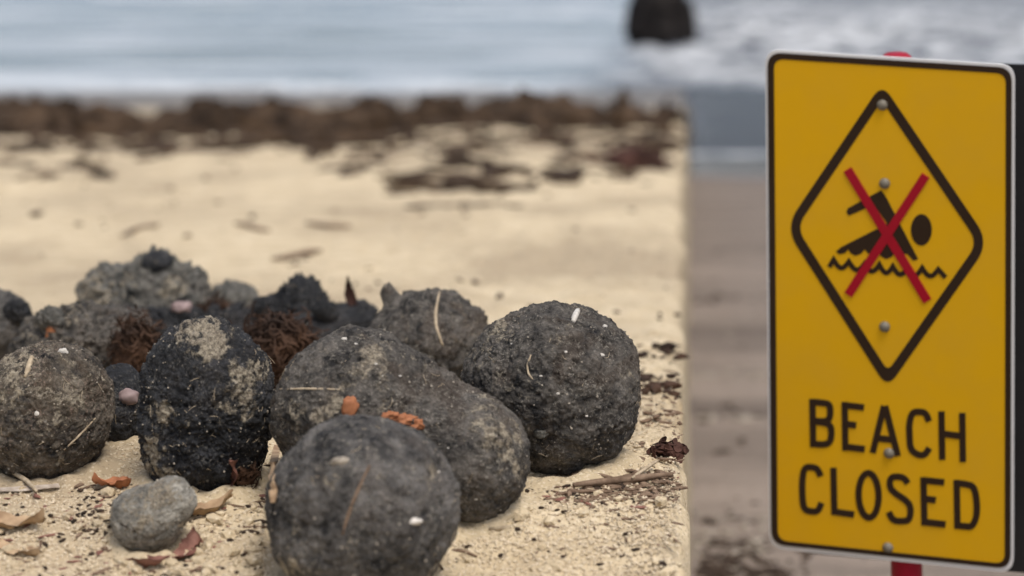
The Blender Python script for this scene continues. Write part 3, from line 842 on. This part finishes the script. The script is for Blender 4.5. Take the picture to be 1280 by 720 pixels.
for x0, x1, y0, y1, n in [(-60, 330, 168, 190, 50), (330, 520, 166, 188, 26), (580, 720, 166, 184, 16), (720, 840, 160, 186, 14), (-60, 130, 160, 182, 16)]:
    for _ in range(n):
        heap(rg.uniform(x0, x1), rg.uniform(y0, y1), rg.uniform(8, 26), rg.uniform(3, 11), B, 8)
w = link('seaweed_wrack', B.mesh('seaweed_wrack'), M_WEED_FAR, kind='stuff')
w['label'] = 'long dark brown ridge of washed up seaweed along the shoreline'; w['category'] = 'seaweed'

def far_clump(px, py, hw, hh, mat, label, nr=24):
    b = Bag(); heap(px, py, hw, hh, b, nr)
    link('seaweed_clump', b.mesh('seaweed_clump'), mat, label=label, cat='seaweed')
far_clump(796, 204, 36, 20, M_WEED_RED, 'reddish dark seaweed clump at the edge of the bank before the wrack ridge')
far_clump(575, 210, 18, 16, M_CHIP, 'small black seaweed lump on open sand before the wrack ridge')
far_clump(530, 222, 34, 8, M_WEED_FAR, 'flat brown weed patch beside the small black seaweed lump')
far_clump(550, 236, 20, 6, M_WEED_FAR, 'low brown weed scrap in front of the small black seaweed lump')
far_clump(560, 263, 26, 5, M_WEED_FAR, 'thin weed scrap lying between two flat brown weed pieces')
far_clump(618, 262, 20, 4, M_WEED_FAR, 'thin weed strip beside the thin weed scrap')
far_clump(708, 218, 26, 7, M_WEED_FAR, 'pale brown weed patch near the reddish clump')
far_clump(440, 214, 16, 6, M_WEED_FAR, 'brown weed scrap alone on the sand beyond the black tar clump')
far_clump(200, 193, 42, 10, M_WEED_FAR, 'dark brown weed streak in front of the wrack ridge')
far_clump(290, 190, 24, 12, M_WEED_FAR, 'dark rounded weed heap beside the weed streak')
for k, (a, b, c_, d_, lb) in enumerate([(152, 296, 200, 282, 'slanting dark twig on the sand beyond the ashy mound'), (292, 284, 338, 290, 'dark twig lying beyond the small ash-grey lump'), (382, 282, 438, 286, 'faint thin twig beyond the black tar clump'), (340, 326, 400, 318, 'thin weed stalk close behind the black tar clump'), (20, 225, 62, 216, 'thin weed stalk far behind the charcoal lump')]):
    P0 = ground_hit(a, b, bank_z); P1 = ground_hit(c_, d_, bank_z)
    bag = Bag(); m0 = (P0 + P1) / 2
    pts = [P0 + (P1 - P0) * t + Vector((0, .02 * math.sin(5 * t + k), .003 + .003 * math.sin(3.1 * t))) - m0 for t in np.linspace(0, 1, 9)]
    bag.tube(pts, [.003 + .002 * math.sin(3.1 * t) for t in np.linspace(0, 1, 9)], 6)
    o = link('beach_twig', bag.mesh('beach_twig', True), M_TWIG, label=lb, cat='twig'); o.location = m0

# rock in the shallows
d = CAMZ / ((62 - YH) / F)
V, f = ICO[5]
q = V * np.array([.72, .7, .95]) * (1 + .35 * fbm(V * 1.6 + 3.3, 5))[:, None]
o = link('sea_rock', mesh_np('sea_rock', q, f), M_ROCK, label='dark wet rock standing in the pale shallows', cat='rock')
o.location = ((826 - 640) / F * d, d, .45)

# ------------------------------------------------------------------ litter on the lower beach
g = scatter('beach_litter', [(872, 1010, 672, 735, 110), (872, 960, 690, 730, 70), (866, 960, 368, 378, 26), (866, 960, 300, 660, 40)], M_CHIP, 8, .008, zf=low_z, flat=.45, stretch=2.4)
g['label'] = 'dark weed litter strewn on the damp sand below the sign'; g['category'] = 'litter'
g = scatter('pale_shell_grit', [(866, 960, 462, 476, 40), (866, 960, 520, 526, 40), (866, 960, 640, 720, 60), (866, 960, 250, 460, 40)], M_GRIT, 9, .007, zf=low_z, flat=.45, stretch=2.0)
g['label'] = 'pale shell grit lines across the damp sand'; g['category'] = 'shell grit'

# ------------------------------------------------------------------ the sign
SP = Vector((.39605, 2.02186, CAMZ - .35536))
SR = Matrix.Rotation(math.radians(-18.7152), 3, 'Z') @ Matrix.Rotation(math.radians(8.8898), 3, 'X') @ Matrix.Rotation(math.radians(1.1685), 3, 'Y')
SN = SR @ Vector((0, -1, 0))                       # towards the viewer
def on_sign(px, py):
    r = ray(px, py)
    t = (SP - CAMP).dot(SN) / r.dot(SN)
    q = SR.transposed() @ (CAMP + r * t - SP)
    return (q.x, q.z)
def M_flat(name, c, rough=.45, spec=.4, wear=.08):
    t = NT(name)
    n = t.noise(18, 5, .6)
    t.color(t.mix(t.ramp(n, [(.4, 0.0), (.75, wear)]), c, tuple(q * .6 + .06 for q in c)))
    t.rough(t.mapr(t.noise(40, 4), .3, .7, rough - .08, rough + .12)); t.spec(spec)
    t.bump((t.noise(9, 2), .12, .003))
    return t.m
M_YEL = M_flat('sign_yellow', (.70, .375, .006), .55, .12, .16)
M_BLK = M_flat('sign_black', (.030, .016, .008), .55, .15)
M_RED = M_flat('sign_red', (.34, .006, .018), .55, .12)
M_ALU = M_flat('sign_rim', (.68, .67, .66), .45, .5)
M_POST = M_flat('post_red', (.30, .006, .022), .5, .2)
M_DARK = M_flat('panel_dark', (.016, .015, .016), .6, .3)
M_BOLT = M_flat('bolt_metal', (.17, .15, .115), .45, .4)

sign = bpy.data.objects.new('beach_sign', None)
COL.objects.link(sign)
sign['label'] = 'yellow BEACH CLOSED sign with crossed-out swimmer on a red post'
sign['category'] = 'sign'
base = SP + SR @ Vector((0, .02, -.72))
sign.location = base
sign.rotation_euler = SR.to_euler()
OFF = SR.transposed() @ (SP - base)                # sign plane origin in the sign's own frame
sign.empty_display_size = .1

def rounded(corners, radii, n=8):
    """rounded polygon through pixel corners"""
    out = []
    N = len(corners)
    for i in range(N):
        p = Vector(corners[i]); a = Vector(corners[i - 1]); b = Vector(corners[(i + 1) % N])
        r = radii[i] if hasattr(radii, '__len__') else radii
        u = (a - p).normalized(); v = (b - p).normalized()
        for t in np.linspace(0, 1, n):
            out.append(tuple((p + u * r) * (1 - t) ** 2 + p * 2 * t * (1 - t) + (p + v * r) * t ** 2))
    return out

def plate(name, poly_px, front, back, mat, hole=None):
    """flat piece from a pixel outline; front/back distances proud of the sign plane (m, towards viewer)"""
    P = [on_sign(*q) for q in poly_px]
    n = len(P)
    v = []; f = []
    def put(pts, dz): v.extend([(x + OFF.x, -dz + OFF.y, z + OFF.z) for x, z in pts])
    put(P, front); put(P, back)
    if hole is None:
        f.append(tuple(range(n))[::-1]); f.append(tuple(range(n, 2 * n)))
    for i in range(n):
        j = (i + 1) % n
        f.append((i, j, n + j, n + i))
    if hole is not None:
        H = [on_sign(*q) for q in hole]
        put(H, front); put(H, back)
        for i in range(n):
            j = (i + 1) % n
            f.append((i, 2 * n + i, 2 * n + j, j))
            f.append((n + i, n + j, 3 * n + j, 3 * n + i))
            f.append((2 * n + i, 3 * n + i, 3 * n + j, 2 * n + j))
    me = bpy.data.meshes.new(name); me.from_pydata(v, [], f); me.update()
    import bmesh
    bm = bmesh.new(); bm.from_mesh(me); bmesh.ops.recalc_face_normals(bm, faces=bm.faces[:])
    if hole is None: bmesh.ops.triangulate(bm, faces=[q for q in bm.faces if len(q.verts) > 4])
    bm.to_mesh(me); bm.free()
    return link(name, me, mat, parent=sign)

def inset(c, d):
    N = len(c); out = []
    for i in range(N):
        p, a, b = Vector(c[i]), Vector(c[i - 1]), Vector(c[(i + 1) % N])
        e1 = (p - a).normalized(); e2 = (b - p).normalized()
        n1 = Vector((-e1.y, e1.x)); n2_ = Vector((-e2.y, e2.x))
        m = (n1 + n2_); m = m / (m.dot(n1))
        out.append(tuple(p + m * d))
    return out
OUT = [(956.5, 61.5), (1268.5, 81.5), (1267, 716.5), (961.5, 685)]
plate('panel', rounded(OUT, 20), 0.0, -.004, M_ALU)
b1 = inset(OUT, 4.0); b2 = inset(OUT, 11.0)
b1 = [(b1[0][0] - 1.0, b1[0][1] - .5), (b1[1][0] + 0.3, b1[1][1] - .5), (b1[2][0] + .3, b1[2][1] - 1.5), (b1[3][0] - 1, b1[3][1] - 1.5)]
plate('yellow_field', rounded(inset(OUT, 7.5), 15), .0006, -.001, M_YEL)
plate('border', rounded(b1, 18), .0012, -.0008, M_BLK, hole=rounded(b2, 13))
DI = [(1102.5, 104), (1237, 303), (1109.5, 485), (981.5, 284)]
plate('diamond', rounded(DI, [20, 28, 20, 28], 12), .0012, -.0006, M_BLK, hole=rounded(inset(DI, 12.0), [10, 18, 10, 18], 12))

def zz(p, o=(1000, 180), k=3.2727): return (o[0] + p[0] / k, o[1] + p[1] / k)
def chaikin(p, it=2, closed=False):
    for _ in range(it):
        q = [] if closed else [p[0]]
        rng_ = range(len(p)) if closed else range(len(p) - 1)
        for i in rng_:
            a, b = p[i], p[(i + 1) % len(p)]
            q.append((a[0] * .75 + b[0] * .25, a[1] * .75 + b[1] * .25)); q.append((a[0] * .25 + b[0] * .75, a[1] * .25 + b[1] * .75))
        if not closed: q.append(p[-1])
        p = q
    return p
def stroke_poly(p, w, closed=False):
    """list of left/right pairs in px"""
    N = len(p); L = []; R_ = []
    for i in range(N):
        q = Vector(p[i])
        a = Vector(p[i - 1]) if (i > 0 or closed) else None
        b = Vector(p[(i + 1) % N]) if (i < N - 1 or closed) else None
        t1 = (q - a).normalized() if a is not None else None
        t2 = (b - q).normalized() if b is not None else None
        if t1 is None: t1 = t2
        if t2 is None: t2 = t1
        n1 = Vector((-t1.y, t1.x)); n2_ = Vector((-t2.y, t2.x))
        m = n1 + n2_; m = m / max(.5, m.dot(n1))
        L.append(tuple(q + m * w / 2)); R_.append(tuple(q - m * w / 2))
    return L, R_
def strokes(name, paths, w, mat, dz=.0013, step=.00012):
    v = []; f = []
    for si, (p, closed) in enumerate(paths):
        L, R_ = stroke_poly(p, w, closed); o = len(v); n = len(p)
        z1 = dz + si * step
        for q in L + R_:
            x, z = on_sign(*q); v.append((x + OFF.x, -z1 + OFF.y, z + OFF.z))
        for q in L + R_:
            x, z = on_sign(*q); v.append((x + OFF.x, .0004 + OFF.y, z + OFF.z))
        rng_ = range(n) if closed else range(n - 1)
        for i in rng_:
            j = (i + 1) % n
            a, b, c, d_ = o + i, o + j, o + n + j, o + n + i
            f.append((a, b, c, d_)); k = 2 * n
            f.append((a, a + k, b + k, b)); f.append((d_, c, c + k, d_ + k))
        if not closed:
            k = 2 * n
            f.append((o, o + n, o + n + k, o + k)); f.append((o + n - 1, o + n - 1 + k, o + 2 * n - 1 + k, o + 2 * n - 1))
    me = bpy.data.meshes.new(name); me.from_pydata(v, [], f); me.update()
    import bmesh
    bm = bmesh.new(); bm.from_mesh(me); bmesh.ops.recalc_face_normals(bm, faces=bm.faces[:]); bm.to_mesh(me); bm.free()
    return link(name, me, mat, parent=sign)

# swimmer, head, waves, red cross
body = [(333, 188), (352, 215), (402, 312), (484, 470), (464, 476), (446, 456), (438, 448), (412, 452), (390, 442), (374, 462), (352, 470), (332, 458), (318, 440), (296, 456), (276, 444), (266, 430), (250, 448), (228, 456), (208, 446), (198, 430), (184, 446), (160, 450), (148, 438), (170, 420), (304, 352), (352, 332), (356, 322), (303, 248), (270, 262), (200, 292), (190, 276), (196, 262), (262, 226)]
plate('swimmer', [zz(p) for p in body], .0012, -.0004, M_BLK)
plate('swimmer_head', [zz((497 + 43 * math.cos(a), 350 + 64 * math.sin(a))) for a in np.linspace(0, 2 * math.pi, 40, endpoint=False)], .0012, -.0004, M_BLK)
cus = [(120, 502), (138, 472), (200, 480), (265, 488), (325, 492), (380, 500), (440, 506), (500, 506), (566, 512), (596, 545)]
wv = [cus[0]]
for a, b in zip(cus[:-1], cus[1:]):
    if a == cus[0] or b == cus[-1]:
        wv.append(b); continue
    for t in np.linspace(.12, 1, 8):
        wv.append((a[0] + (b[0] - a[0]) * t, a[1] + (b[1] - a[1]) * t + 30 * math.sin(math.pi * t)))
strokes('wave_line', [([zz(p) for p in wv], False)], 6.0, M_BLK)
strokes('red_cross', [([zz((195, 103)), zz((522, 641))], False), ([zz((515, 127)), zz((198, 615))], False)], 11.0, M_RED, .0020, .0003)

def lt(ps): return [(990 + x / 4.0, 490 + y / 4.0) for x, y in ps]
def oval(cx, cy, rx, ry, sh=.1):
    return [(cx + rx * math.cos(a), cy + ry * math.sin(a) + sh * rx * math.cos(a)) for a in np.linspace(0, 2 * math.pi, 40, endpoint=False)]
S_ = lambda ps: (lt(ps), False)
Cv = lambda ps: (lt(chaikin(ps, 2)), False)
LET = [
    [S_([(103, 33), (107, 274)]), Cv([(100, 48), (150, 52), (188, 58), (194, 100), (186, 140), (150, 146), (106, 141)]), Cv([(106, 145), (150, 149), (192, 160), (200, 205), (192, 250), (160, 262), (106, 257)])],
    [S_([(264, 48), (268, 292)]), S_([(264, 64), (361, 76)]), S_([(266, 158), (322, 165)]), S_([(268, 272), (365, 284)])],
    [S_([(404, 303), (461, 68)]), S_([(466, 68), (530, 318)]), S_([(430, 229), (506, 238)])],
    [Cv([(686, 145), (670, 104), (640, 96), (600, 100), (586, 160), (588, 215), (592, 285), (630, 314), (665, 314), (687, 278)])],
    [S_([(748, 95), (752, 337)]), S_([(852, 103), (855, 348)]), S_([(750, 206), (853, 220)])],
    [Cv([(145, 420), (128, 382), (100, 373), (62, 375), (52, 440), (52, 515), (60, 585), (100, 597), (132, 594), (148, 552)])],
    [S_([(208, 377), (213, 612)]), S_([(213, 597), (312, 611)])],
    [(lt(oval(384, 515, 50, 111)), True)],
    [Cv([(580, 455), (562, 428), (530, 420), (492, 425), (488, 475), (520, 508), (565, 535), (596, 570), (590, 640), (545, 645), (505, 640), (484, 598)])],
    [S_([(658, 424), (663, 665)]), S_([(658, 439), (762, 450)]), S_([(660, 531), (720, 539)]), S_([(662, 648), (769, 660)])],
    [S_([(824, 438), (828, 682)]), Cv([(822, 453), (868, 458), (912, 470), (926, 550), (924, 625), (900, 672), (868, 670), (828, 666)])],
]
for ps in LET:
    strokes('letter', ps, 8.0, M_BLK)

# bolts
V, f = ICO[3]
for (x, y) in [(1103, 131), (1106, 229), (1106, 408), (1111.5, 566), (1110, 684)]:
    u = on_sign(x, y)
    B = Bag()
    B.tube([(0, .002, 0), (0, -.0012, 0)], [.0056, .0056], 20)
    q = V * np.array([.0046, .0030, .0046])
    B.add((q + np.array([0, -.0012, 0])).tolist(), f.tolist())
    o = link('bolt', B.mesh('bolt', True), M_BOLT, parent=sign)
    o.location = (u[0] + OFF.x, OFF.y - .0010, u[1] + OFF.z)

# post and the dark panel behind
u0 = on_sign(1117, 66); u1 = on_sign(1130, 715)
B = Bag()
dxz = Vector((u1[0] - u0[0], 0, u1[1] - u0[1])).normalized()
p0 = Vector((u0[0] + OFF.x, OFF.y + .022, u0[1] + OFF.z - .008)); L = .97
pts = [p0 + dxz * (L * t) for t in (0, .004, .01, .5, 1.0)]
B.tube([p0 - dxz * .003] + pts, [.011, .0150, .0165, .0168, .0168, .0168], 28)
link('post', B.mesh('post', True), M_POST, parent=sign)
DK = [(985, 78), (1309, 93), (1312, 742), (992, 712)]
plate('rear_panel', rounded(DK, 18), -.043, -.046, M_DARK)
for (x, y) in [(1118, 160), (1122, 600)]:
    u = on_sign(x, y)
    B = Bag(); B.tube([(0, .004, 0), (0, .043, 0)], [.006, .006], 10)
    o = link('bracket', B.mesh('bracket', True), M_BOLT, parent=sign)
    o.location = (u[0] + OFF.x, OFF.y, u[1] + OFF.z)
